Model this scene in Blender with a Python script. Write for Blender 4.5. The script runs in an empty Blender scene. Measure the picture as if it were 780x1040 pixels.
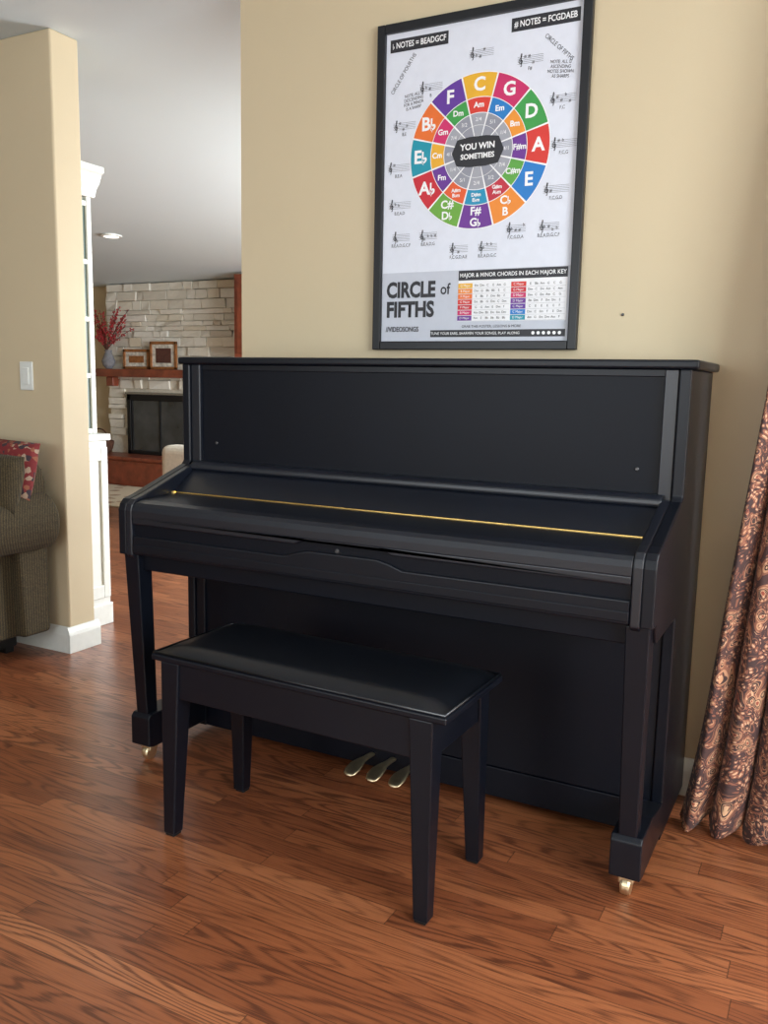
import bpy, bmesh, math, random
from mathutils import Vector, Matrix
random.seed(7)
sc=bpy.context.scene
sc.view_settings.view_transform='Standard'
sc.view_settings.look='None'
COL=bpy.context.collection

# ---------------------------------------------------------------- materials
def s2l(c):
    return tuple(((v/255)/12.92 if v/255<=.04045 else ((v/255+.055)/1.055)**2.4) for v in c)+(1,)
def mat(name,rgb,rough=.5,metal=0,coat=0,noise=0,nscale=40,bump=0,bscale=200,spec=.5,sheen=0):
    m=bpy.data.materials.new(name);m.use_nodes=True;nt=m.node_tree;b=nt.nodes['Principled BSDF']
    c=s2l(rgb)
    b.inputs['Base Color'].default_value=c;b.inputs['Roughness'].default_value=rough
    b.inputs['Metallic'].default_value=metal;b.inputs['Coat Weight'].default_value=coat
    b.inputs['Specular IOR Level'].default_value=spec
    b.inputs['Sheen Weight'].default_value=sheen
    tc=nt.nodes.new('ShaderNodeTexCoord')
    if noise:
        n=nt.nodes.new('ShaderNodeTexNoise');n.inputs['Scale'].default_value=nscale;n.inputs['Detail'].default_value=4
        r=nt.nodes.new('ShaderNodeValToRGB')
        r.color_ramp.elements[0].position=.3;r.color_ramp.elements[1].position=.7
        r.color_ramp.elements[0].color=tuple(v*(1-noise) for v in c[:3])+(1,)
        r.color_ramp.elements[1].color=tuple(min(1,v*(1+noise)) for v in c[:3])+(1,)
        nt.links.new(tc.outputs['Object'],n.inputs['Vector']);nt.links.new(n.outputs['Fac'],r.inputs['Fac']);nt.links.new(r.outputs['Color'],b.inputs['Base Color'])
    if bump:
        n=nt.nodes.new('ShaderNodeTexNoise');n.inputs['Scale'].default_value=bscale;n.inputs['Detail'].default_value=3
        bp=nt.nodes.new('ShaderNodeBump');bp.inputs['Strength'].default_value=bump;bp.inputs['Distance'].default_value=.002
        nt.links.new(tc.outputs['Object'],n.inputs['Vector']);nt.links.new(n.outputs['Fac'],bp.inputs['Height']);nt.links.new(bp.outputs['Normal'],b.inputs['Normal'])
    return m
class NT:
    def __init__(s,m): s.nt=m.node_tree;s.b=s.nt.nodes['Principled BSDF']
    def n(s,t,**kw):
        x=s.nt.nodes.new(t)
        for k,v in kw.items(): setattr(x,k,v)
        return x
    def put(s,i,v):
        if isinstance(v,bpy.types.NodeSocket): s.nt.links.new(v,i)
        else: i.default_value=v
    def m(s,op,a,b=0,c=0):
        x=s.n('ShaderNodeMath',operation=op);s.put(x.inputs[0],a);s.put(x.inputs[1],b);s.put(x.inputs[2],c);return x.outputs[0]
    def xyz(s,x,y,z=0):
        c=s.n('ShaderNodeCombineXYZ');s.put(c.inputs[0],x);s.put(c.inputs[1],y);s.put(c.inputs[2],z);return c.outputs[0]
    def sep(s,v):
        c=s.n('ShaderNodeSeparateXYZ');s.put(c.inputs[0],v);return c.outputs
    def noise(s,v,scale=1,detail=3,dist=0,rough=.5):
        c=s.n('ShaderNodeTexNoise');s.put(c.inputs['Vector'],v);c.inputs['Scale'].default_value=scale;c.inputs['Detail'].default_value=detail;c.inputs['Distortion'].default_value=dist;c.inputs['Roughness'].default_value=rough;return c.outputs['Fac']
    def white(s,v):
        c=s.n('ShaderNodeTexWhiteNoise',noise_dimensions='3D');s.put(c.inputs['Vector'],v);return c.outputs['Value']
    def ramp(s,f,els,interp='LINEAR'):
        c=s.n('ShaderNodeValToRGB');s.put(c.inputs[0],f);cr=c.color_ramp;cr.interpolation=interp
        while len(cr.elements)<len(els): cr.elements.new(.5)
        for e,(p,col) in zip(cr.elements,els): e.position=p;e.color=s2l(col)
        return c.outputs[0]
    def mix(s,f,a,b,bt='MIX'):
        c=s.n('ShaderNodeMix',data_type='RGBA',blend_type=bt);s.put(c.inputs[0],f);s.put(c.inputs[6],a);s.put(c.inputs[7],b);return c.outputs[2]
    def bump(s,h,st=.3,d=.002):
        c=s.n('ShaderNodeBump');c.inputs['Strength'].default_value=st;c.inputs['Distance'].default_value=d;s.put(c.inputs['Height'],h);s.put(s.b.inputs['Normal'],c.outputs[0])
    def obj(s): return s.n('ShaderNodeTexCoord').outputs['Object']
    def uv(s): return s.n('ShaderNodeTexCoord').outputs['UV']

def floor_mat():
    m=mat('oak_floor',(140,80,45),.3);t=NT(m);o=t.sep(t.obj());x,y=o[0],o[1]
    H=.060;L=1.05
    yr=t.m('DIVIDE',y,H);row=t.m('FLOOR',yr);fy=t.m('SUBTRACT',yr,row)
    sh=t.m('MULTIPLY',t.white(t.xyz(row,3.3,0)),7.0)
    xr=t.m('ADD',t.m('DIVIDE',x,L),sh);pl=t.m('FLOOR',xr);fx=t.m('SUBTRACT',xr,pl)
    idn=t.white(t.xyz(row,pl,1.7))
    id2=t.m('MULTIPLY',idn,37.0)
    warp=t.noise(t.xyz(t.m('MULTIPLY',x,1.0),t.m('MULTIPLY',y,9),id2),1,1.5)
    rings=t.m('SINE',t.m('MULTIPLY',warp,140))
    rings=t.m('POWER',t.m('MULTIPLY_ADD',rings,.5,.5),2.6)
    strg=t.m('MULTIPLY_ADD',t.white(t.xyz(pl,row,9.1)),.7,.5)
    fine=t.noise(t.xyz(t.m('MULTIPLY',x,10),t.m('MULTIPLY',y,460),id2),1,2)
    blotch=t.noise(t.xyz(t.m('MULTIPLY',x,1.2),t.m('MULTIPLY',y,5),id2),1,2)
    tone=t.m('ADD',t.m('MULTIPLY',idn,.5),t.m('MULTIPLY',blotch,.5))
    base=t.ramp(tone,[(.15,(122,68,42)),(.5,(147,86,53)),(.85,(172,108,70))])
    brk=t.m('MULTIPLY_ADD',fine,1.7,-.15)
    g=t.m('ADD',t.m('MULTIPLY',t.m('MULTIPLY',rings,brk),strg),t.m('MULTIPLY',t.m('SUBTRACT',fine,.47),1.25))
    g=t.m('MINIMUM',t.m('MAXIMUM',g,0),.72)
    dark=t.mix(g,base,s2l((66,32,20)))
    e1=t.m('MINIMUM',fy,t.m('SUBTRACT',1,fy));e2=t.m('MULTIPLY',t.m('MINIMUM',fx,t.m('SUBTRACT',1,fx)),L/H)
    gap=t.m('LESS_THAN',t.m('MINIMUM',e1,e2),.018)
    col=t.mix(t.m('MULTIPLY',gap,.6),dark,s2l((44,24,16)))
    t.put(t.b.inputs['Base Color'],col)
    t.put(t.b.inputs['Roughness'],t.m('MULTIPLY_ADD',g,.12,.31))
    t.b.inputs['Coat Weight'].default_value=.22;t.b.inputs['Coat Roughness'].default_value=.24
    t.bump(t.m('SUBTRACT',t.m('MULTIPLY',g,-.25),gap),.2,.001)
    return m
def curtain_mat():
    m=mat('paisley_fabric',(120,80,55),.8,sheen=.05);t=NT(m);u=t.uv()
    n=t.n('ShaderNodeTexNoise');t.put(n.inputs['Vector'],u);n.inputs['Scale'].default_value=12;n.inputs['Detail'].default_value=1
    vm=t.n('ShaderNodeVectorMath',operation='SCALE');t.put(vm.inputs[0],n.outputs['Color']);vm.inputs[3].default_value=.08
    va=t.n('ShaderNodeVectorMath',operation='ADD');t.put(va.inputs[0],u);t.put(va.inputs[1],vm.outputs[0])
    v=t.n('ShaderNodeTexVoronoi');t.put(v.inputs['Vector'],va.outputs[0]);v.inputs['Scale'].default_value=24
    d=v.outputs['Distance']
    v2=t.n('ShaderNodeTexVoronoi');t.put(v2.inputs['Vector'],va.outputs[0]);v2.inputs['Scale'].default_value=95
    rings=t.m('SINE',t.m('MULTIPLY',d,38))
    c1=t.ramp(d,[(0,(156,72,56)),(.14,(218,176,138)),(.25,(44,34,40)),(.31,(206,156,120)),(.44,(146,94,74)),(.60,(58,40,46))],'CONSTANT')
    c2=t.ramp(v2.outputs['Distance'],[(0,(222,182,146)),(.31,(144,88,70)),(.52,(44,34,42))],'CONSTANT')
    big=t.noise(u,9,2)
    f=t.m('GREATER_THAN',t.m('ADD',t.m('MULTIPLY',rings,.12),big),.5)
    col=t.mix(f,c1,c2)
    t.put(t.b.inputs['Base Color'],t.mix(.12,col,s2l((156,112,92))))
    return m
def stone_mat():
    m=mat('ledge_stone',(205,200,188),.85);t=NT(m)
    a=t.n('ShaderNodeAttribute',attribute_name='tone')
    base=t.ramp(a.outputs['Fac'],[(0,(206,200,188)),(.4,(226,222,210)),(.75,(236,233,225)),(1,(218,208,188))])
    nn=t.noise(t.obj(),25,5);t.put(t.b.inputs['Base Color'],t.mix(t.m('MULTIPLY',nn,.3),base,s2l((180,172,156))));t.bump(nn,.5,.01)
    return m
def rib_mat():
    m=mat('ribbed_tweed',(88,76,58),.95,sheen=.0);t=NT(m);o=t.sep(t.obj())
    st=t.m('SINE',t.m('MULTIPLY',t.m('ADD',o[0],o[1]),520));n=t.noise(t.obj(),190,2)
    f=t.m('MULTIPLY_ADD',st,.16,t.m('MULTIPLY',n,.9))
    t.put(t.b.inputs['Base Color'],t.ramp(f,[(.15,(30,25,14)),(.45,(58,48,29)),(.8,(86,72,44))]));t.bump(f,.4,.003)
    return m
def red_mat():
    m=mat('kilim_fabric',(150,50,45),.9);t=NT(m)
    v=t.n('ShaderNodeTexVoronoi');t.put(v.inputs['Vector'],t.obj());v.inputs['Scale'].default_value=60
    t.put(t.b.inputs['Base Color'],t.ramp(t.sep(v.outputs['Color'])[0],[(0,(112,32,34)),(.35,(56,44,52)),(.5,(140,84,62)),(.65,(122,42,42)),(.88,(160,136,116))],'CONSTANT'))
    return m
def rug_mat():
    m=mat('rug_weave',(165,145,125),.95);t=NT(m)
    n=t.noise(t.obj(),9,3)
    v=t.n('ShaderNodeTexVoronoi');t.put(v.inputs['Vector'],t.obj());v.inputs['Scale'].default_value=7
    t.put(t.b.inputs['Base Color'],t.mix(t.m('GREATER_THAN',v.outputs['Distance'],.4),t.ramp(n,[(.3,(120,84,68)),(.6,(178,160,140))]),s2l((196,182,160))))
    return m
def wall_mat(name,c):
    m=mat(name,c,.6);t=NT(m);n=t.noise(t.obj(),3,3);k=s2l(c)
    t.put(t.b.inputs['Base Color'],t.mix(t.m('MULTIPLY',n,.12),k,tuple(v*.8 for v in k[:3])+(1,)))
    t.bump(t.noise(t.obj(),160,2),.08,.002);return m

M_wall=wall_mat('wall_paint_beige',(203,187,156))
M_ceil=wall_mat('ceiling_paint',(206,217,221))
M_floor=floor_mat()
M_white=mat('white_trim',(222,225,220),.35,noise=.03)
M_eb=mat('satin_ebony',(9,13,22),.36,noise=.1,nscale=6,bump=.02,bscale=60,spec=.34)
M_ebf=mat('satin_ebony_fall',(12,17,28),.36,noise=.1,nscale=6,spec=.7)
M_eb2=mat('satin_ebony_panel',(6,10,20),.42,noise=.1,nscale=6,spec=.22)
M_brass=mat('brass',(224,190,116),.22,1,noise=.08)
M_pedal=mat('worn_brass',(236,218,180),.38,1,noise=.08)
M_leather=mat('black_leather',(13,16,22),.32,bump=.12,bscale=420,noise=.1,spec=.55)
M_frame=mat('poster_frame_black',(18,20,25),.4,noise=.1)
M_dark=mat('dark_rubber',(18,18,18),.6,noise=.1)
M_rib=rib_mat();M_red=red_mat();M_rug=rug_mat();M_stone=stone_mat();M_curt=curtain_mat()
M_cherry=mat('cherry_wood',(124,62,42),.35,noise=.3,nscale=12)
M_soot=mat('firebox_black',(16,16,18),.5,noise=.3,spec=.3)
M_fglass=mat('smoked_glass',(48,52,56),.12,noise=.5,nscale=5,spec=.6)
M_sil=mat('steel_trim',(150,150,148),.3,.8,noise=.1)
M_btn=mat('dull_steel',(90,90,92),.4,.8,noise=.1)
M_cream=mat('cream_fabric',(205,196,180),.9,noise=.08,sheen=.2)
M_gold=mat('gilt_frame',(150,96,52),.4,.2,noise=.3)
M_photo=mat('framed_print',(205,200,190),.5,noise=.35,nscale=30)
M_berry=mat('red_berries',(165,40,45),.5,noise=.2)
M_twig=mat('twig',(85,50,40),.8,noise=.2)
M_vase=mat('vase_glaze',(120,120,125),.25,noise=.15)
M_basket=mat('wicker',(80,48,32),.8,noise=.4,nscale=60)
M_glass=mat('cabinet_glass',(96,112,104),.35,noise=.15,nscale=6,spec=.3)

# ---------------------------------------------------------------- geometry helpers
def link(o,parent):
    COL.objects.link(o)
    if parent: o.parent=parent
    return o
def empty(name,loc=(0,0,0),rz=0):
    e=bpy.data.objects.new(name,None);e.location=loc;e.rotation_euler=(0,0,rz);e.empty_display_size=.1;COL.objects.link(e);return e
def fin(name,bm,mat_,parent,bev=0,seg=2,smooth=False,sub=0):
    bmesh.ops.recalc_face_normals(bm,faces=bm.faces)
    me=bpy.data.meshes.new(name);bm.to_mesh(me);bm.free()
    for m in (mat_ if isinstance(mat_,list) else [mat_]): me.materials.append(m)
    o=bpy.data.objects.new(name,me);link(o,parent)
    if bev:
        b=o.modifiers.new('bevel','BEVEL');b.width=bev;b.segments=seg;b.limit_method='ANGLE';b.angle_limit=.6;b.harden_normals=False
    if sub:
        s=o.modifiers.new('sub','SUBSURF');s.levels=sub;s.render_levels=sub
    if smooth:
        for p in me.polygons: p.use_smooth=True
    return o
def bmbox(bm,x0,x1,y0,y1,z0,z1,mi=0):
    v=[bm.verts.new(p) for p in [(x0,y0,z0),(x1,y0,z0),(x1,y1,z0),(x0,y1,z0),(x0,y0,z1),(x1,y0,z1),(x1,y1,z1),(x0,y1,z1)]]
    for f in [(0,3,2,1),(4,5,6,7),(0,1,5,4),(1,2,6,5),(2,3,7,6),(3,0,4,7)]:
        q=bm.faces.new([v[i] for i in f]);q.material_index=mi
    return v
def box(name,x0,x1,y0,y1,z0,z1,m,parent=None,bev=.003,seg=2):
    bm=bmesh.new();bmbox(bm,x0,x1,y0,y1,z0,z1);return fin(name,bm,m,parent,bev,seg)
def prism(name,pts,axis,a0,a1,m,parent=None,bev=.003,seg=2,smooth=False):
    bm=bmesh.new()
    def P(p,a): return {'x':(a,p[0],p[1]),'y':(p[0],a,p[1]),'z':(p[0],p[1],a)}[axis]
    A=[bm.verts.new(P(p,a0)) for p in pts];B=[bm.verts.new(P(p,a1)) for p in pts]
    bm.faces.new(A);bm.faces.new(B)
    for i in range(len(pts)):
        j=(i+1)%len(pts);bm.faces.new([A[i],A[j],B[j],B[i]])
    return fin(name,bm,m,parent,bev,seg,smooth)
def taper(name,lo,hi,z0,z1,m,parent,bev=.003):
    bm=bmesh.new();v=[]
    for (x0,x1,y0,y1),z in ((lo,z0),(hi,z1)):
        v.append([bm.verts.new(p) for p in [(x0,y0,z),(x1,y0,z),(x1,y1,z),(x0,y1,z)]])
    bm.faces.new(v[0]);bm.faces.new(v[1])
    for i in range(4): bm.faces.new([v[0][i],v[0][(i+1)%4],v[1][(i+1)%4],v[1][i]])
    return fin(name,bm,m,parent,bev)
def lathe(name,prof,c,m,parent,axis='z',n=24):
    bm=bmesh.new();R=[]
    for r,h in prof:
        ring=[]
        for i in range(n):
            a=2*math.pi*i/n;p=(r*math.cos(a),r*math.sin(a),h)
            if axis=='x': p=(p[2],p[0],p[1])
            if axis=='y': p=(p[0],p[2],p[1])
            ring.append(bm.verts.new((p[0]+c[0],p[1]+c[1],p[2]+c[2])))
        R.append(ring)
    for a,b in zip(R,R[1:]):
        for i in range(n): bm.faces.new([a[i],a[(i+1)%n],b[(i+1)%n],b[i]])
    bm.faces.new(R[0]);bm.faces.new(R[-1])
    return fin(name,bm,m,parent,0,smooth=False)
def tube(name,pts,r,m,parent,res=6,cyc=False):
    c=bpy.data.curves.new(name,'CURVE');c.dimensions='3D';c.bevel_depth=r;c.bevel_resolution=2
    s=c.splines.new('POLY');s.points.add(len(pts)-1)
    for q,p in zip(s.points,pts): q.co=(*p,1)
    s.use_cyclic_u=cyc;c.use_fill_caps=True;c.materials.append(m)
    o=bpy.data.objects.new(name,c);return link(o,parent)
def pillow(name,c,size,m,parent,rot=(0,0,0),puff=.5):
    bm=bmesh.new();N=12;vs={}
    for s in (1,-1):
        for i in range(N+1):
            for j in range(N+1):
                u=-1+2*i/N;v=-1+2*j/N
                h=((1-u**4)*(1-v**4))**puff
                if s==-1 and (i in(0,N) or j in (0,N)): vs[(s,i,j)]=vs[(1,i,j)];continue
                vs[(s,i,j)]=bm.verts.new((u*size[0]/2,s*h*size[1]/2,v*size[2]/2))
        for i in range(N):
            for j in range(N):
                bm.faces.new([vs[(s,i,j)],vs[(s,i+1,j)],vs[(s,i+1,j+1)],vs[(s,i,j+1)]])
    from mathutils import Euler
    bm.transform(Matrix.Translation(c)@Euler(rot).to_matrix().to_4x4())
    return fin(name,bm,m,parent,0,smooth=True)

# ---------------------------------------------------------------- room shell
HC=2.45;HF=2.15
def ceilz(y): return HC-.3*(y-.17)/4.73
box('floor',-8.5,3.2,-4.4,6.0,-.08,0,M_floor,bev=0)
box('ceiling',-8.5,3.2,-4.4,.17,HC,HC+.1,M_ceil,bev=0)
prism('ceiling_family_room',[(.17,HC),(5.05,ceilz(5.05)),(5.05,HC+.1),(.17,HC+.1)],'x',-8.5,.2,M_ceil,None,0)
bm=bmesh.new()
bmbox(bm,-.803,1.05,0,.14,0,HC);bmbox(bm,1.05,2.75,0,.14,2.08,HC);bmbox(bm,2.75,3.2,0,.14,0,HC)
fin('wall_back',bm,M_wall,None)
box('wall_left',-8.5,-1.7186,.0288,.1692,0,HC,M_wall,bev=.008,seg=4)
bm=bmesh.new()
bmbox(bm,3.0,3.14,-4.4,-3.4,0,HC);bmbox(bm,3.0,3.14,-3.4,-1.2,0,.7);bmbox(bm,3.0,3.14,-3.4,-1.2,2.1,HC);bmbox(bm,3.0,3.14,-1.2,0,0,HC)
fin('wall_right',bm,M_wall,None)
bm=bmesh.new()
bmbox(bm,-8.5,-2.2,-4.4,-4.26,0,HC);bmbox(bm,-2.2,.6,-4.4,-4.26,0,.7);bmbox(bm,-2.2,.6,-4.4,-4.26,2.1,HC);bmbox(bm,.6,3.2,-4.4,-4.26,0,HC)
fin('wall_front',bm,M_wall,None)
box('wall_family_far',-8.5,.2,4.9,5.05,0,HC,M_wall,bev=0)
box('wall_family_left',-8.5,-8.36,-4.26,4.9,0,HC,M_wall,bev=0)
bm=bmesh.new()
bmbox(bm,0,.14,.14,1.2,0,HC);bmbox(bm,0,.14,1.2,4.0,0,.5);bmbox(bm,0,.14,1.2,4.0,2.0,HC);bmbox(bm,0,.14,4.0,4.9,0,HC)
fin('wall_family_right',bm,M_wall,None)
def baseboard(name,pts,ax,a0,a1): return prism(name,pts,ax,a0,a1,M_white,None,.0015)
bp=[(0,0),(-.016,0),(-.016,.075),(-.012,.09),(-.006,.105),(0,.11)]
baseboard('baseboard_left',[(.0288+a,b) for a,b in bp],'x',-8.3,-1.7186)
baseboard('baseboard_left_end',[(-1.7186-a,b) for a,b in bp],'y',.0128,.1852)
baseboard('baseboard_back',[(a,b) for a,b in bp],'x',-.803,.99)
baseboard('baseboard_far',[(4.9+a,b) for a,b in bp],'x',-8.3,-6.68)
e=empty('door_1')
for i,(a,b,c,d) in enumerate([(1.05,1.12,0,2.08),(1.86,1.94,0,2.08),(2.68,2.75,0,2.08),(1.05,2.75,2.0,2.08),(1.05,2.75,0,.08)]):
    box('door_rail_%d'%i,a,b,.03,.1,c,d,M_white,e)
e=empty('window_1')
for i,(a,b,c,d) in enumerate([(-3.4,-3.33,.7,2.1),(-2.33,-2.27,.7,2.1),(-1.27,-1.2,.7,2.1),(-3.4,-1.2,2.03,2.1),(-3.4,-1.2,.7,.77)]):
    box('window_rail_%d'%i,3.03,3.1,a,b,c,d,M_white,e)
e=empty('window_2')
for i,(a,b,c,d) in enumerate([(-2.2,-2.13,.7,2.1),(-.83,-.77,.7,2.1),(.53,.6,.7,2.1),(-2.2,.6,2.03,2.1),(-2.2,.6,.7,.77)]):
    box('window_frame_%d'%i,a,b,-4.36,-4.3,c,d,M_white,e)
e=empty('window_3')
for i,(a,b,c,d) in enumerate([(1.2,1.27,.5,2.0),(2.57,2.63,.5,2.0),(3.93,4.0,.5,2.0),(1.2,4.0,1.93,2.0),(1.2,4.0,.5,.57)]):
    box('window_bar_%d'%i,.04,.1,a,b,c,d,M_white,e)

# ---------------------------------------------------------------- piano
pn=empty('upright_piano')
ZT=1.19
for sgn,nm in ((-1,'left'),(1,'right')):
    x0,x1=sorted((sgn*.722,sgn*.75))
    prof=[(-.023,.03),(-.362,.03),(-.362,.60),(-.60,.60),(-.62,.643),(-.656,.643),(-.656,.772),(-.650,.79),(-.636,.803),(-.60,.812),(-.385,.884),(-.374,.895),(-.374,ZT),(-.023,ZT)]
    prism('side_panel_'+nm,prof,'x',x0,x1,M_eb,pn,.004,3)
    x0,x1=sorted((sgn*.700,sgn*.7225))
    prism('key_block_'+nm,[(-.37,.60),(-.60,.60),(-.656,.643),(-.656,.772),(-.650,.79),(-.636,.803),(-.60,.812),(-.385,.884),(-.37,.884)],'x',x0,x1,M_ebf,pn,.004,3)
    x0,x1=sorted((sgn*.688,sgn*.7215))
    box('pilaster_'+nm,x0,x1,-.366,-.33,.60,ZT,M_ebf,pn,.003)
    box('pilaster_lower_'+nm,x0,x1,-.354,-.33,.03,.60,M_eb,pn,.003)
    x0,x1=sorted((sgn*.690,sgn*.742));xa,xb=sorted((sgn*.697,sgn*.738))
    taper('leg_'+nm,(xa,xb,-.612,-.567),(x0,x1,-.644,-.588),.15,.643,M_eb,pn,.003)
    xa,xb=sorted((sgn*.682,sgn*.752))
    prism('toe_'+nm,[(-.36,.05),(-.60,.05),(-.622,.056),(-.622,.142),(-.612,.154),(-.50,.154),(-.36,.128)],'x',xa,xb,M_eb,pn,.003)
    cx=sgn*.717
    lathe('caster_wheel_'+nm,[(.006,-.011),(.021,-.011),(.023,-.006),(.023,.006),(.021,.011),(.006,.011)],(cx,-.585,.023),M_pedal,pn,'x')
    box('caster_fork_'+nm,cx-.017,cx+.017,-.60,-.565,.03,.051,M_pedal,pn,.003)
    lathe('rear_caster_'+nm,[(.006,-.011),(.019,-.011),(.019,.011),(.006,.011)],(cx,-.12,.019),M_brass,pn,'x')
    lathe('panel_button_'+nm,[(.005,0),(.005,-.003),(.003,-.005)],(sgn*.635,-.351,.952),M_btn,pn,'y')
    lathe('fall_pivot_'+nm,[(.008,0),(.008,-.006),(.004,-.01)],(sgn*.692,-.487,.813),M_brass,pn,'z',12)
box('lid',-.765,.765,-.378,-.018,ZT,1.2117,M_eb,pn,.006,3)
box('upper_panel',-.689,.689,-.352,-.335,.893,ZT,M_eb2,pn,.002)
box('upper_head_rail',-.689,.689,-.355,-.34,1.172,ZT,M_eb,pn,.002)
prism('desk_rail',[(-.34,.868),(-.392,.868),(-.396,.874),(-.394,.886),(-.380,.896),(-.34,.896)],'x',-.705,.705,M_ebf,pn,.003)
prism('fall_rear',[(-.375,.874),(-.385,.870),(-.481,.808),(-.481,.793),(-.385,.852),(-.375,.852)],'x',-.699,.699,M_ebf,pn,.002)
prism('fall_front',[(-.486,.808),(-.62,.799),(-.640,.794),(-.650,.785),(-.655,.772),(-.655,.752),(-.486,.752)],'x',-.699,.699,M_ebf,pn,.0015,2)
prism('fall_lip',[(-.699,.733),(-.15,.733),(-.115,.747),(.095,.747),(.13,.733),(.699,.733),(.699,.753),(-.699,.753)],'y',-.655,-.62,M_ebf,pn,.004,3)
box('fall_hinge',-.69,.69,-.487,-.4795,.800,.8095,M_brass,pn,.001)
tube('fall_hinge_pin',[(-.69,-.4835,.8095),(.69,-.4835,.8095)],.0022,M_brass,pn)
box('keyslip',-.700,.700,-.646,-.48,.645,.75,M_eb2,pn,.002)
prism('keyslip_moulding',[(-.699,.646),(.699,.646),(.699,.700),(.16,.700),(.125,.712),(.09,.720),(-.11,.720),(-.145,.712),(-.18,.700),(-.699,.700)],'y',-.654,-.64,M_eb,pn,.004,3)
box('keyslip_step',-.699,.699,-.6565,-.65,.652,.676,M_eb,pn,.003)
lathe('fall_lock',[(.006,0),(.006,-.003),(.004,-.004)],(-.025,-.646,.727),M_btn,pn,'y')
box('keybed',-.700,.700,-.62,-.34,.595,.646,M_eb2,pn,.003)
box('lower_panel',-.69,.69,-.345,-.325,.115,.597,M_eb2,pn,.002)
box('bottom_rail',-.69,.69,-.348,-.05,.03,.113,M_eb2,pn,.002)
box('back_board',-.72,.72,-.06,-.024,.06,ZT,M_eb2,pn,.002)
for i,x in enumerate((-.075,-.005,.065)):
    bm=bmesh.new()
    secs=[(-.33,.010,.066,.012),(-.385,.010,.070,.012),(-.415,.015,.073,.012),(-.44,.021,.072,.011),(-.465,.023,.066,.010),(-.482,.018,.060,.008),(-.488,.008,.057,.005)]
    R=[]
    for y,w,z,h in secs:
        R.append([bm.verts.new((x+w*math.cos(a),y,z+h/2*math.sin(a))) for a in [k*math.pi/5 for k in range(10)]])
    for a,b in zip(R,R[1:]):
        for k in range(10): bm.faces.new([a[k],a[(k+1)%10],b[(k+1)%10],b[k]])
    bm.faces.new(R[0]);bm.faces.new(R[-1])
    fin('pedal_%d'%(i+1),bm,M_pedal,pn,0,smooth=True)

# ---------------------------------------------------------------- bench
bn=empty('piano_bench',(.004,-.7605,0),-.0232)
W,D=.805,.315
lw,ld=.37,.156
box('seat_frame',-W/2,W/2,-D/2,D/2,.456,.472,M_eb,bn,.004,3)
bm=bmesh.new();NX,NY=24,12;vs={}
for i in range(NX+1):
    for j in range(NY+1):
        u=-1+2*i/NX;v=-1+2*j/NY
        z=.473+.022*((1-u**10)*(1-v**8))**.4
        vs[i,j]=bm.verts.new((u*(W/2-.008),v*(D/2-.008),z))
for i in range(NX):
    for j in range(NY): bm.faces.new([vs[i,j],vs[i+1,j],vs[i+1,j+1],vs[i,j+1]])
fin('leather_pad',bm,M_leather,bn,0,smooth=True)
tube('pad_piping',[(-W/2+.006,-D/2+.006,.475),(W/2-.006,-D/2+.006,.475),(W/2-.006,D/2-.006,.475),(-W/2+.006,D/2-.006,.475)],.004,M_leather,bn,cyc=True)
A0,A1=.366,.457
box('apron_front',-lw+.01,lw-.01,-ld+.006,-ld+.026,A0,A1,M_eb,bn)
box('apron_back',-lw+.01,lw-.01,ld-.026,ld-.006,A0,A1,M_eb,bn)
box('apron_left',-lw+.006,-lw+.026,-ld+.01,ld-.01,A0,A1,M_eb,bn)
box('apron_right',lw-.026,lw-.006,-ld+.01,ld-.01,A0,A1,M_eb,bn)
box('book_compartment_floor',-lw+.02,lw-.02,-ld+.02,ld-.02,.371,.379,M_eb2,bn)
k=0
for sx in (-1,1):
    for sy in (-1,1):
        k+=1
        def q(w,ox,oy):
            a,b=sorted((sx*(lw-ox),sx*(lw-ox-w)));c,d=sorted((sy*(ld-oy),sy*(ld-oy-w)));return (a,b,c,d)
        taper('leg_%d'%k,q(.034,-.002,.0),q(.056,-.002,.0),.006,.457,M_eb,bn,.003)
        a=q(.028,.002,.002);box('glide_%d'%k,*a,0,.008,M_dark,bn,.002)

# ---------------------------------------------------------------- poster
po=empty('framed_poster')
PX,PZ,PW,PH=-.2767,1.2483,.6547,.9575
fw=.026
box('frame_left',PX,PX+fw,-.024,-.002,PZ,PZ+PH,M_frame,po)
box('frame_right',PX+PW-fw,PX+PW,-.024,-.002,PZ,PZ+PH,M_frame,po)
box('frame_bottom',PX+fw,PX+PW-fw,-.024,-.002,PZ,PZ+fw,M_frame,po)
box('frame_top',PX+fw,PX+PW-fw,-.024,-.002,PZ+PH-fw,PZ+PH,M_frame,po)
def flat(name,c): return mat(name,c,.45,noise=.02)
cols={}
def pc(c):
    if c not in cols:
        m=flat('ink_%d_%d_%d'%c,c);cols[c]=(len(cols),m)
    return cols[c][0]
pb=bmesh.new()
def U(u):return PX+PW*u
def V(v):return PZ+PH*(1-v)
def poly(pts,c,layer):
    vs=[pb.verts.new((x,-.010-.0004*layer,z)) for x,z in pts];f=pb.faces.new(vs);f.material_index=pc(c)
def rect(u0,u1,v0,v1,c,layer): poly([(U(u0),V(v1)),(U(u1),V(v1)),(U(u1),V(v0)),(U(u0),V(v0))],c,layer)
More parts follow.
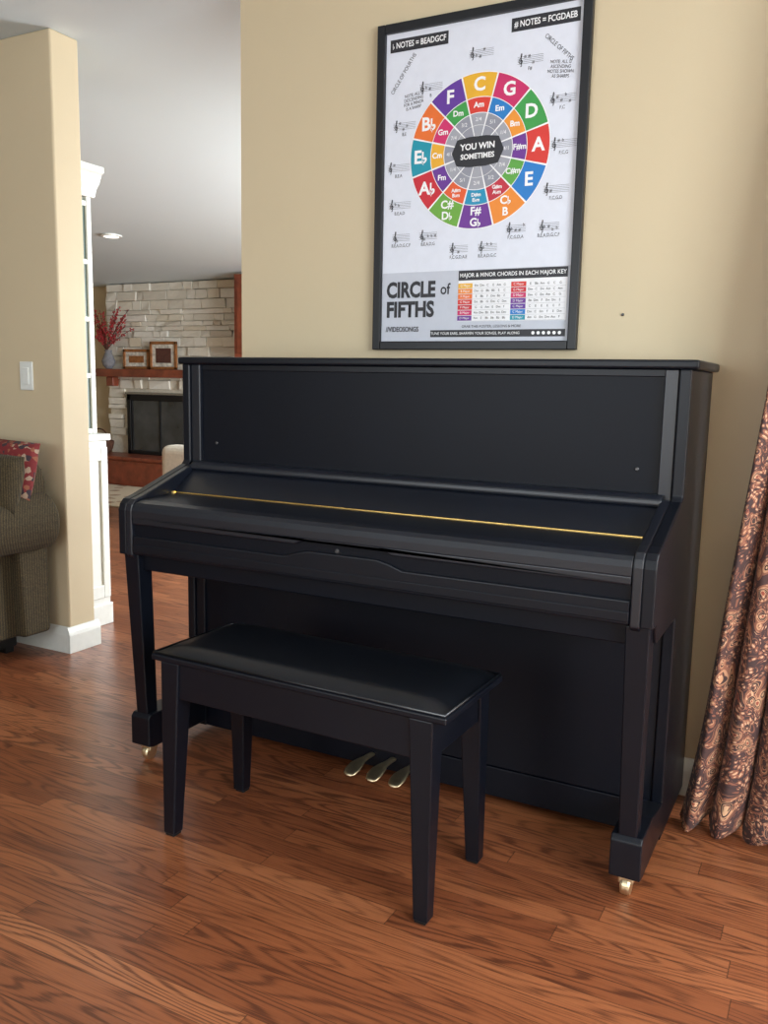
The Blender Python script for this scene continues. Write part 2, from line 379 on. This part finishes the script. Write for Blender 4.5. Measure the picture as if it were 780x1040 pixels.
def text(s,x,z,size,c,layer,rot=0,bold=0,align='CENTER',sx=1):
    cu=bpy.data.curves.new('t','FONT');cu.body=s;cu.size=size;cu.align_x=align;cu.align_y='CENTER';cu.offset=bold*size;cu.resolution_u=3
    o=bpy.data.objects.new('t',cu);COL.objects.link(o)
    dg=bpy.context.evaluated_depsgraph_get();me=bpy.data.meshes.new_from_object(o.evaluated_get(dg))
    T=Matrix.Translation((x,-.010-.0004*layer,z))@Matrix.Rotation(-rot,4,'Y')@Matrix.Rotation(math.pi/2,4,'X')@Matrix.Diagonal((sx,1,1,1))
    me.transform(T);n=len(pb.faces);pb.from_mesh(me);pb.faces.ensure_lookup_table();i=pc(c)
    for f in pb.faces[n:]: f.material_index=i
    bpy.data.objects.remove(o);bpy.data.curves.remove(cu);bpy.data.meshes.remove(me)
INK=(38,38,44);WH=(238,238,240);PAPER=(216,220,232);GR=(188,190,198)
rect(.02,.98,.015,.985,PAPER,0)
rect(.041,.959,.755,.972,(190,194,206),1)
CX,CZ,R=U(.507),V(.406),.216
def ring(a0,a1,r0,r1,c,layer,n=8):
    pts=[(CX+r1*math.cos(a0+(a1-a0)*i/n),CZ+r1*math.sin(a0+(a1-a0)*i/n)) for i in range(n+1)]
    pts+=[(CX+r0*math.cos(a1-(a1-a0)*i/n),CZ+r0*math.sin(a1-(a1-a0)*i/n)) for i in range(n+1)]
    poly(pts,c,layer)
maj=['C','G','D','A','E','C\u266d\nB','F#\nG\u266d','C#\nD\u266d','A\u266d','E\u266d','B\u266d','F']
majc=[(226,172,44),(196,40,100),(58,152,72),(208,54,46),(34,120,196),(230,136,46),(106,50,144),(104,162,60),(196,38,52),(24,144,166),(226,110,42),(94,52,150)]
mi=['Am','Em','Bm','F#m','C#m','G#m\nA\u266dm','D#m\nE\u266dm','A#m\nB\u266dm','Fm','Cm','Gm','Dm']
mic=[(212,60,48),(34,120,192),(230,146,48),(106,50,144),(90,160,66),(188,42,62),(30,140,180),(222,90,42),(100,50,144),(228,170,48),(202,42,104),(60,152,72)]
poly([(CX+R*1.01*math.cos(i*math.pi/32),CZ+R*1.01*math.sin(i*math.pi/32)) for i in range(64)],WH,1)
g=.012
for k in range(12):
    a=math.pi/2-k*math.pi/6;h=math.pi/12
    ring(a-h+g,a+h-g,R*.70,R,majc[k],2)
    ring(a-h+g*1.4,a+h-g*1.4,R*.50,R*.69,mic[k],2)
    ring(a-h+g*2,a+h-g*2,R*.20,R*.49,(142,144,156) if k%2 else (158,160,170),2)
    t=maj[k];text(t,CX+R*.85*math.cos(a),CZ+R*.85*math.sin(a),.052 if len(t)<3 else .032,WH,3,bold=.03)
    t=mi[k];text(t,CX+R*.595*math.cos(a),CZ+R*.595*math.sin(a),.022 if len(t)<4 else .0145,WH,3,bold=.03)
    text(['2/4','5/1','1/4','4/1','7/4','3/2'][k%6],CX+R*.41*math.cos(a),CZ+R*.41*math.sin(a),.015,WH,3)
ring(0,2*math.pi,R*.335,R*.34,WH,3,48)
bw,bh=.30*R,.17*R
poly([(CX-bw*1.25,CZ),(CX-bw,CZ-bh),(CX-bw*.4,CZ-bh*1.15),(CX+bw*.4,CZ-bh*1.15),(CX+bw,CZ-bh),(CX+bw*1.25,CZ),(CX+bw,CZ+bh),(CX+bw*.4,CZ+bh*1.15),(CX-bw*.4,CZ+bh*1.15),(CX-bw,CZ+bh)],INK,4)
text('YOU WIN',CX,CZ+.014,.024,WH,5,bold=.03);text('SOMETIMES',CX,CZ-.013,.0205,WH,5,bold=.03)
rect(.06,.35,.045,.083,INK,2);text('\u266d NOTES = BEADGCF',U(.205),V(.064),.0235,WH,3,bold=.02,sx=.8)
rect(.645,.945,.045,.083,INK,2);text('# NOTES = FCGDAEB',U(.795),V(.064),.0235,WH,3,bold=.02,sx=.8)
text('CIRCLE OF FOURTHS',U(.13),V(.15),.017,INK,2,rot=.95,sx=.8);text('CIRCLE OF FIFTHS',U(.86),V(.145),.017,INK,2,rot=-.75,sx=.8)
for i,l in enumerate(['NOTE: ALL G','DESCENDING','FOR A MINOR','IS A SHARP']):
    text(l,U(.185),V(.215+.013*i),.013,INK,2,rot=.12,sx=.8)
for i,l in enumerate(['NOTE: ALL G','ASCENDING','NOTES SHOWN','AS SHARPS']):
    text(l,U(.87),V(.185+.013*i),.013,INK,2,rot=-.12,sx=.8)
def ribbon(pts,w,c,layer):
    for (a,b) in zip(pts,pts[1:]):
        d=Vector((b[0]-a[0],b[1]-a[1]))
        if d.length<1e-6: continue
        n=Vector((-d.y,d.x)).normalized()*w/2
        poly([(a[0]-n.x,a[1]-n.y),(b[0]-n.x,b[1]-n.y),(b[0]+n.x,b[1]+n.y),(a[0]+n.x,a[1]+n.y)],c,layer)
def stave(u,v,label,w=.075):
    x,z=U(u),V(v);s=.0046
    for i in range(-2,3): ribbon([(x-w/2,z+i*s),(x+w/2,z+i*s)],.0008,(90,90,98),2)
    cl=[(0,-3.4),(.5,-3.6),(.8,-3),(.6,-1),(.3,1.5),(.2,3),(.6,4),(.9,3.2),(.5,1.8),(-.6,.6),(-1.1,-.6),(-.4,-1.8),(.8,-1.8),(1.4,-.8),(.9,.2),(.1,.1),(-.2,-.7)]
    ribbon([(x-w/2+.009+a*s*.9,z+b*s) for a,b in cl],.0019,INK,3)
    for i in range(random.randint(1,4)):
        xx=x-w*.2+i*.012;zz=z+random.randint(-2,2)*s
        text(random.choice('#b'),xx,zz,.012,INK,3)
    text(label,x,z-.024,.0135,INK,2,sx=.85)
for u,v,l in [(.51,.125,''),(.735,.165,'F#'),(.885,.285,'F,C'),(.90,.41,'F,C,G'),(.875,.535,'F,C,G,D')]: stave(u,v,l)
for u,v,l in [(.27,.20,'B'),(.14,.305,'B,E'),(.115,.43,'B,E,A'),(.125,.545,'B,E,A,D')]: stave(u,v,l)
for u,v,l in [(.70,.64,'F,C,G,D,A'),(.85,.64,'B,E,A,D,G,C,F'),(.43,.69,'F,C,G,D,A,E'),(.57,.69,'B,E,A,D,G,C'),(.135,.645,'B,E,A,D,G,C,F'),(.275,.645,'B,E,A,D,G')]: stave(u,v,l,.06)
text('CIRCLE',U(.065),V(.812),.064,INK,3,bold=.042,align='LEFT',sx=.80)
text('of',U(.345),V(.812),.046,INK,3,bold=.015,align='LEFT',sx=.85)
text('FIFTHS',U(.065),V(.874),.064,INK,3,bold=.042,align='LEFT',sx=.86)
rect(.435,.945,.757,.787,INK,2);text('MAJOR & MINOR CHORDS IN EACH MAJOR KEY',U(.69),V(.772),.0165,WH,3,bold=.01,sx=.92)
rect(.435,.945,.787,.912,(232,232,236),2)
for cidx,(u0) in enumerate((.435,.69)):
    for r_ in range(7):
        v0=.796+r_*.0165
        rect(u0,u0+.07,v0,v0+.0145,majc[(r_*5+cidx*3)%12],3)
        text(random.choice(['C Major','F Major','B Major','G Major','D Major']),U(u0+.035),V(v0+.0072),.0095,WH,4)
        for q_ in range(6):
            text(random.choice(['Am','C','Dm','G','F','Em','Bb','E']),U(u0+.09+q_*.027),V(v0+.0072),.0095,INK,4)
        ribbon([(U(u0),V(v0+.0155)),(U(u0+.25),V(v0+.0155))],.0005,(150,150,155),4)
text('//VIDEOSONGS',U(.065),V(.935),.021,INK,3,bold=.03,align='LEFT',sx=.8)
text('GRAB THIS POSTER, LESSONS & MORE',U(.60),V(.928),.011,INK,3)
rect(.30,.945,.938,.960,INK,2);text('TUNE YOUR EARS, SHARPEN YOUR SONGS, PLAY ALONG',U(.52),V(.949),.011,WH,3)
for i in range(6):
    x,z=U(.80+i*.024),V(.949);poly([(x+.005*math.cos(a*math.pi/5),z+.005*math.sin(a*math.pi/5)) for a in range(10)],WH,3)
me=bpy.data.meshes.new('printed_sheet');pb.to_mesh(me);pb.free()
for i,m in sorted(cols.values(),key=lambda t:t[0]): me.materials.append(m)
link(bpy.data.objects.new('printed_sheet',me),po)
lathe('wall_screw',[(.004,0),(.004,-.003),(.002,-.005)],(.50,-.0005,1.345),M_btn,None,'y',12)

# ---------------------------------------------------------------- light switch
ls=empty('light_switch')
box('switch_plate',-1.950,-1.876,.022,.029,1.086,1.202,M_white,ls,.003)
box('switch_rocker',-1.930,-1.896,.018,.023,1.110,1.178,M_white,ls,.002)

# ---------------------------------------------------------------- hutch
h=empty('bookcase')
box('base_cabinet',-2.40,-1.915,.19,.455,0,.86,M_white,h,.004)
box('base_plinth',-2.40,-1.905,.187,.462,0,.10,M_white,h,.004)
box('counter',-2.40,-1.900,.187,.468,.86,.89,M_white,h,.004)
for i,(a,b,c,d) in enumerate(((.20,.24,.13,.83),(.41,.45,.13,.83),(.24,.41,.13,.19),(.24,.41,.77,.83))): box('base_door_rail_%d'%i,-1.917,-1.905,a,b,c,d,M_white,h,.003)
box('upper_carcass',-2.40,-1.985,.195,.45,.89,1.93,M_white,h,.004)
for i,(a,b) in enumerate(((.195,.225),(.424,.45))): box('stile_%d'%i,-1.986,-1.965,a,b,.89,1.93,M_white,h)
for i in range(5): box('muntin_%d'%i,-1.985,-1.968,.2,.44,.89+.25*i,.912+.25*i,M_white,h)
box('glass_door',-1.986,-1.975,.22,.43,.9,1.92,M_glass,h,0)
prism('crown_moulding',[(-2.40,1.93),(-1.96,1.93),(-1.95,1.96),(-1.93,1.985),(-1.915,2.02),(-1.90,2.03),(-1.90,2.055),(-2.40,2.055)],'y',.187,.47,M_white,h,.003)

# ---------------------------------------------------------------- sofa
so=empty('sofa')
box('base',-3.75,-1.90,-.86,-.03,.10,.30,M_rib,so,.02,3)
box('plinth',-3.72,-1.93,-.83,-.06,.02,.10,M_dark,so,.01)
for i,x in enumerate((-1.95,-3.70)):
    for j,y in enumerate((-.82,-.10)): box('foot_%d%d'%(i,j),x-.02,x+.02,y-.02,y+.02,0,.03,M_dark,so,.002)
def arm(nm,cx,out):
    r=.125;c0=(cx-out*.125,.565)
    pts=[(cx-out*.25,.10)]+[(c0[0]+r*math.cos(a)*out,c0[1]+r*math.sin(a)) for a in [math.radians(t) for t in range(200,-70,-15)]]+[(cx-out*.13,.44),(cx-out*.13,.10)]
    prism('arm_'+nm,pts,'y',-.86,-.03,M_rib,so,.012,3)
arm('right',-1.68,1);arm('left',-3.92,-1)
prism('back',[(-.02,.10),(-.16,.10),(-.18,.50),(-.19,.72),(-.17,.79),(-.12,.815),(-.07,.81),(-.035,.78),(-.02,.72)],'x',-3.80,-1.765,M_rib,so,.02,3)
for i in range(3):
    cx=-2.21-i*.58
    pillow('seat_cushion_%d'%i,(cx,-.52,.39),(.60,.20,.66),M_rib,so,(math.pi/2,0,0),.22)
    pillow('back_cushion_%d'%i,(cx+.12,-.27,.64),(.58,.22,.42),M_rib,so,(-.18,0,0),.3)
pillow('throw_pillow',(-1.94,-.13,.765),(.44,.11,.26),M_red,so,(-.25,.04,.05),.5)
pillow('lumbar_cushion',(-1.90,-.23,.73),(.42,.14,.24),M_rib,so,(-.25,.04,.05),.5)

# ---------------------------------------------------------------- curtain
cu=empty('curtain')
bm=bmesh.new();uvl=bm.loops.layers.uv.new('UVMap');NU,NV=150,60;g={}
for j in range(NV+1):
    v=j/NV;z=.004+2.24*v
    xl=.782+.112*(z/1.09) if z<1.09 else .894+.10*(z-1.09)/1.1
    xl-=.014*max(0,1-z/.35)**2
    xr=1.52-.10*v
    for i in range(NU+1):
        u=i/NU
        amp=.030+.022*(1-v)
        ph=2*math.pi*8.5*u+1.1*math.sin(3*u+2*v)+.5*math.sin(5*v)+2.6
        y=-.15+amp*math.sin(ph)+.010*math.sin(2.3*ph+4*v)-.03*(1-v)**3
        x=xl+(xr-xl)*u+.010*math.cos(ph)*(1.2-v)*min(1,u*12)
        zz=z+(.012*math.sin(ph*1.0+1)+.012 if j==0 else 0)
        g[i,j]=bm.verts.new((x,y,zz))
for j in range(NV):
    for i in range(NU):
        f=bm.faces.new([g[i,j],g[i+1,j],g[i+1,j+1],g[i,j+1]])
        for l,(a,b) in zip(f.loops,((i,j),(i+1,j),(i+1,j+1),(i,j+1))): l[uvl].uv=(a/NU*1.5,b/NV*2.2)
o=fin('drape',bm,M_curt,cu,0,smooth=True)
s=o.modifiers.new('solid','SOLIDIFY');s.thickness=.003
tube('curtain_rod',[(.9,-.14,2.28),(3.0,-.14,2.28)],.013,M_frame,cu)
for i in range(9): tube('ring_%d'%i,[(1.03+i*.045,-.14+.02*math.cos(a*math.pi/6),2.275+.022*math.sin(a*math.pi/6)) for a in range(12)],.002,M_frame,cu,cyc=True)
box('rod_bracket',.93,.95,-.14,0,2.26,2.30,M_frame,cu)

# ---------------------------------------------------------------- fireplace
fp=empty('fireplace')
YW=4.9
bm=bmesh.new();tl=bm.verts.layers.float.new('tone')
z=.30
X0,X1=-6.245,-3.8
while z<HF-.01:
    hh=min(random.uniform(.045,.105),HF-z)
    x=X0
    while x<X1:
        w=min(random.uniform(.09,.34),X1-x)
        if not (z<.955 and z+hh>.30 and x+w>-5.96 and x<-5.02 and z+hh/2<1.0):
            d=random.uniform(.03,.055);e_=.003
            vv=bmbox(bm,x+e_,x+w-e_,YW-.08-d,YW-.02,z+e_,z+hh-e_)
            tn=random.random()
            for q_ in vv:
                q_[tl]=tn
                q_.co+=Vector((random.uniform(-.005,.005),random.uniform(-.01,.01) if q_.co.y<YW-.05 else 0,random.uniform(-.003,.003)))
        x+=w
    z+=hh
fin('stone_veneer',bm,M_stone,fp,.006,1)
M_mort=mat('mortar',(212,205,190),.9,noise=.1)
box('stone_backing',X0,X1,YW-.09,YW-.001,.97,HF,M_mort,fp,0)
box('stone_backing_left',X0,-5.93,YW-.09,YW-.001,0,.97,M_mort,fp,0)
box('stone_backing_right',-5.05,X1,YW-.09,YW-.001,0,.97,M_mort,fp,0)
box('hearth_base',-6.62,-4.4,4.42,YW-.02,0,.27,M_cherry,fp,.01)
box('hearth_slab',-6.66,-4.38,4.40,YW-.02,.27,.31,M_cherry,fp,.01)
box('mantel',-6.30,-4.75,4.62,YW-.05,1.150,1.235,M_cherry,fp,.008)
box('mantel_corbel',-6.2,-6.1,4.70,YW-.05,1.05,1.150,M_cherry,fp,.008)
box('firebox_back',-5.95,-5.03,YW-.02,YW-.005,.31,.96,M_soot,fp,0)
for i,(a,b,c,d) in enumerate(((-5.95,-5.90,.31,.965),(-5.08,-5.03,.31,.965),(-5.95,-5.03,.90,.965),(-5.95,-5.03,.31,.35))):
    box('firebox_trim_%d'%i,a,b,YW-.15,YW-.02,c,d,M_soot,fp,.004)
box('firebox_lintel',-5.97,-5.01,YW-.155,YW-.02,.965,.99,M_sil,fp,.003)
for i in range(2): box('glass_door_%d'%i,-5.90+i*.411,-5.491+i*.411,YW-.13,YW-.12,.35,.90,M_fglass,fp,.002)
for i in range(3): box('door_stile_%d'%i,-5.90+i*.40,-5.88+i*.40,YW-.138,YW-.128,.35,.90,M_soot,fp,.002)
def pframe(name,x0,x1,z0,z1,y,c):
    e=empty(name)
    box('print',x0+.02,x1-.02,y,y+.012,z0+.02,z1-.02,M_photo,e,0)
    box('mat_inner',x0+.08,x1-.08,y-.003,y+.002,z0+.07,z1-.07,c,e,0)
    for i,(a,b,cc,d) in enumerate(((x0,x0+.03,z0,z1),(x1-.03,x1,z0,z1),(x0,x1,z0,z0+.03),(x0,x1,z1-.03,z1))): box('moulding_%d'%i,a,b,y-.012,y+.012,cc,d,M_gold,e,.004)
pframe('picture_frame',-5.97,-5.60,1.236,1.45,4.74,M_gold)
pframe('picture_frame.001',-5.57,-5.20,1.236,1.53,4.72,M_twig)
fv=empty('berry_branch_vase')
lathe('vase',[(.03,1.236),(.06,1.27),(.075,1.32),(.05,1.38),(.035,1.42),(.045,1.44)],(-6.14,4.685,0),M_vase,fv)
bmv=bmesh.new()
for k in range(38):
    a=random.uniform(0,2*math.pi);sp=random.uniform(.08,.44);hh=random.uniform(.22,.56);pts=[]
    for t in range(6):
        s_=t/5;pts.append((-6.14+math.cos(a)*sp*s_**1.1,4.66+math.sin(a)*sp*.12*s_**1.3,1.43+hh*s_-.10*s_*s_))
    tube('twig_%d'%k,pts,.003,M_twig,fv)
    for t in range(14):
        s_=random.uniform(.3,1);i=min(4,int(s_*5));f=s_*5-i
        p=Vector(pts[i]).lerp(Vector(pts[i+1]),f)+Vector((random.uniform(-.02,.02),random.uniform(-.01,.01),random.uniform(-.02,.02)))
        bmesh.ops.create_icosphere(bmv,subdivisions=1,radius=.009,matrix=Matrix.Translation(p))
fin('berries',bmv,M_berry,fv,0,smooth=True)
bk=empty('wicker_basket')
lathe('basket_body',[(.10,.312),(.14,.36),(.155,.43),(.15,.45),(.13,.45),(.12,.36)],(-6.22,4.6,0),M_basket,bk)
tube('basket_handle',[(-6.22+.14*math.cos(a*math.pi/8),4.6,.44+.14*math.sin(a*math.pi/8)) for a in range(9)],.008,M_basket,bk)
ft=empty('fireplace_tool_set')
lathe('stand_base',[(.08,.312),(.08,.33),(.02,.34)],(-6.50,4.68,0),M_soot,ft)
for i,dx in enumerate((-.06,-.02,.02,.06)):
    tube('tool_%d'%i,[(-6.50+dx,4.68,.34),(-6.50+dx,4.68,.82)],.007,M_soot,ft)
    box('tool_head_%d'%i,-6.50+dx-.018,-6.50+dx+.018,4.67,4.69,.35,.44,M_soot,ft)
tube('stand_bar',[(-6.58,4.68,.80),(-6.42,4.68,.80)],.008,M_soot,ft)
wc=empty('wall_cabinet')
box('carcass',-4.25,-3.75,4.46,4.78,1.35,HF,M_cherry,wc)
box('door_panel',-4.21,-3.79,4.445,4.462,1.40,HF-.05,M_cherry,wc)
box('area_rug',-6.3,-4.1,3.2,4.35,0,.012,M_rug,None,.003)
ac=empty('armchair')
box('seat_base',-3.55,-2.85,2.65,3.35,.06,.34,M_cream,ac,.04,4)
box('back_rest',-3.55,-2.85,2.60,2.80,.30,.64,M_cream,ac,.06,4)
for i,x in enumerate((-3.58,-2.98)): box('arm_%d'%i,x,x+.16,2.68,3.35,.10,.50,M_cream,ac,.06,4)
pillow('seat_cushion',(-3.2,3.05,.40),(.46,.14,.56),M_cream,ac,(math.pi/2,0,0),.25)
for i,(x,y) in enumerate(((-3.5,2.7),(-2.9,2.7),(-3.5,3.3),(-2.9,3.3))): box('leg_%d'%i,x-.02,x+.02,y-.02,y+.02,0,.07,M_twig,ac)
rl=empty('recessed_light')
M_em=mat('lamp_glow',(255,240,215),.5);NT(M_em).b.inputs['Emission Color'].default_value=(1,.93,.82,1);NT(M_em).b.inputs['Emission Strength'].default_value=2.5
zl=ceilz(2.906)
lathe('can_trim',[(.085,zl+.004),(.085,zl-.010),(.065,zl-.012)],(-4.287,2.906,0),M_white,rl)
lathe('bulb',[(.06,zl-.012),(.05,zl-.015)],(-4.287,2.906,0),M_em,rl)

# ---------------------------------------------------------------- lights
def area(name,loc,tgt,sx,sy,pw,c=(1,1,1)):
    l=bpy.data.lights.new(name,'AREA');l.shape='RECTANGLE';l.size=sx;l.size_y=sy;l.energy=pw;l.color=c
    o=bpy.data.objects.new(name,l);o.location=loc;o.rotation_euler=(Vector(tgt)-Vector(loc)).to_track_quat('-Z','Y').to_euler();COL.objects.link(o)
area('patio_door_daylight',(1.95,.25,1.1),(1.95,-2,.6),1.6,2.0,150,(.92,.97,1))
area('right_window_daylight',(3.25,-2.3,1.4),(0,-2.0,.9),2.1,1.3,165,(.92,.97,1))
area('front_window_daylight',(-.8,-4.5,1.4),(-.8,0,1.2),2.7,1.3,46,(.92,.97,1))
area('family_window_daylight',(.25,2.9,1.25),(-5.5,4.2,.9),2.4,1.4,330,(.95,.985,1))
w=bpy.data.worlds.new('sky');sc.world=w;w.use_nodes=True
w.node_tree.nodes['Background'].inputs[0].default_value=(.75,.86,1,1);w.node_tree.nodes['Background'].inputs[1].default_value=1.0

# ---------------------------------------------------------------- camera
yaw,pit,rol=-0.4820,-0.1477,0.0201
F=Vector((math.sin(yaw)*math.cos(pit),math.cos(yaw)*math.cos(pit),math.sin(pit)))
R0=Vector((math.cos(yaw),-math.sin(yaw),0));U0=R0.cross(F)
Rv=math.cos(rol)*R0+math.sin(rol)*U0;Uv=Rv.cross(F)
cam=bpy.data.objects.new('camera',bpy.data.cameras.new('camera'));COL.objects.link(cam)
mt=Matrix((Rv,Uv,-F)).transposed().to_4x4();mt.translation=(1.0651,-2.4829,1.1458);cam.matrix_world=mt
cam.data.sensor_fit='VERTICAL';cam.data.sensor_height=36;cam.data.lens=882.9/1040*36
sc.camera=cam
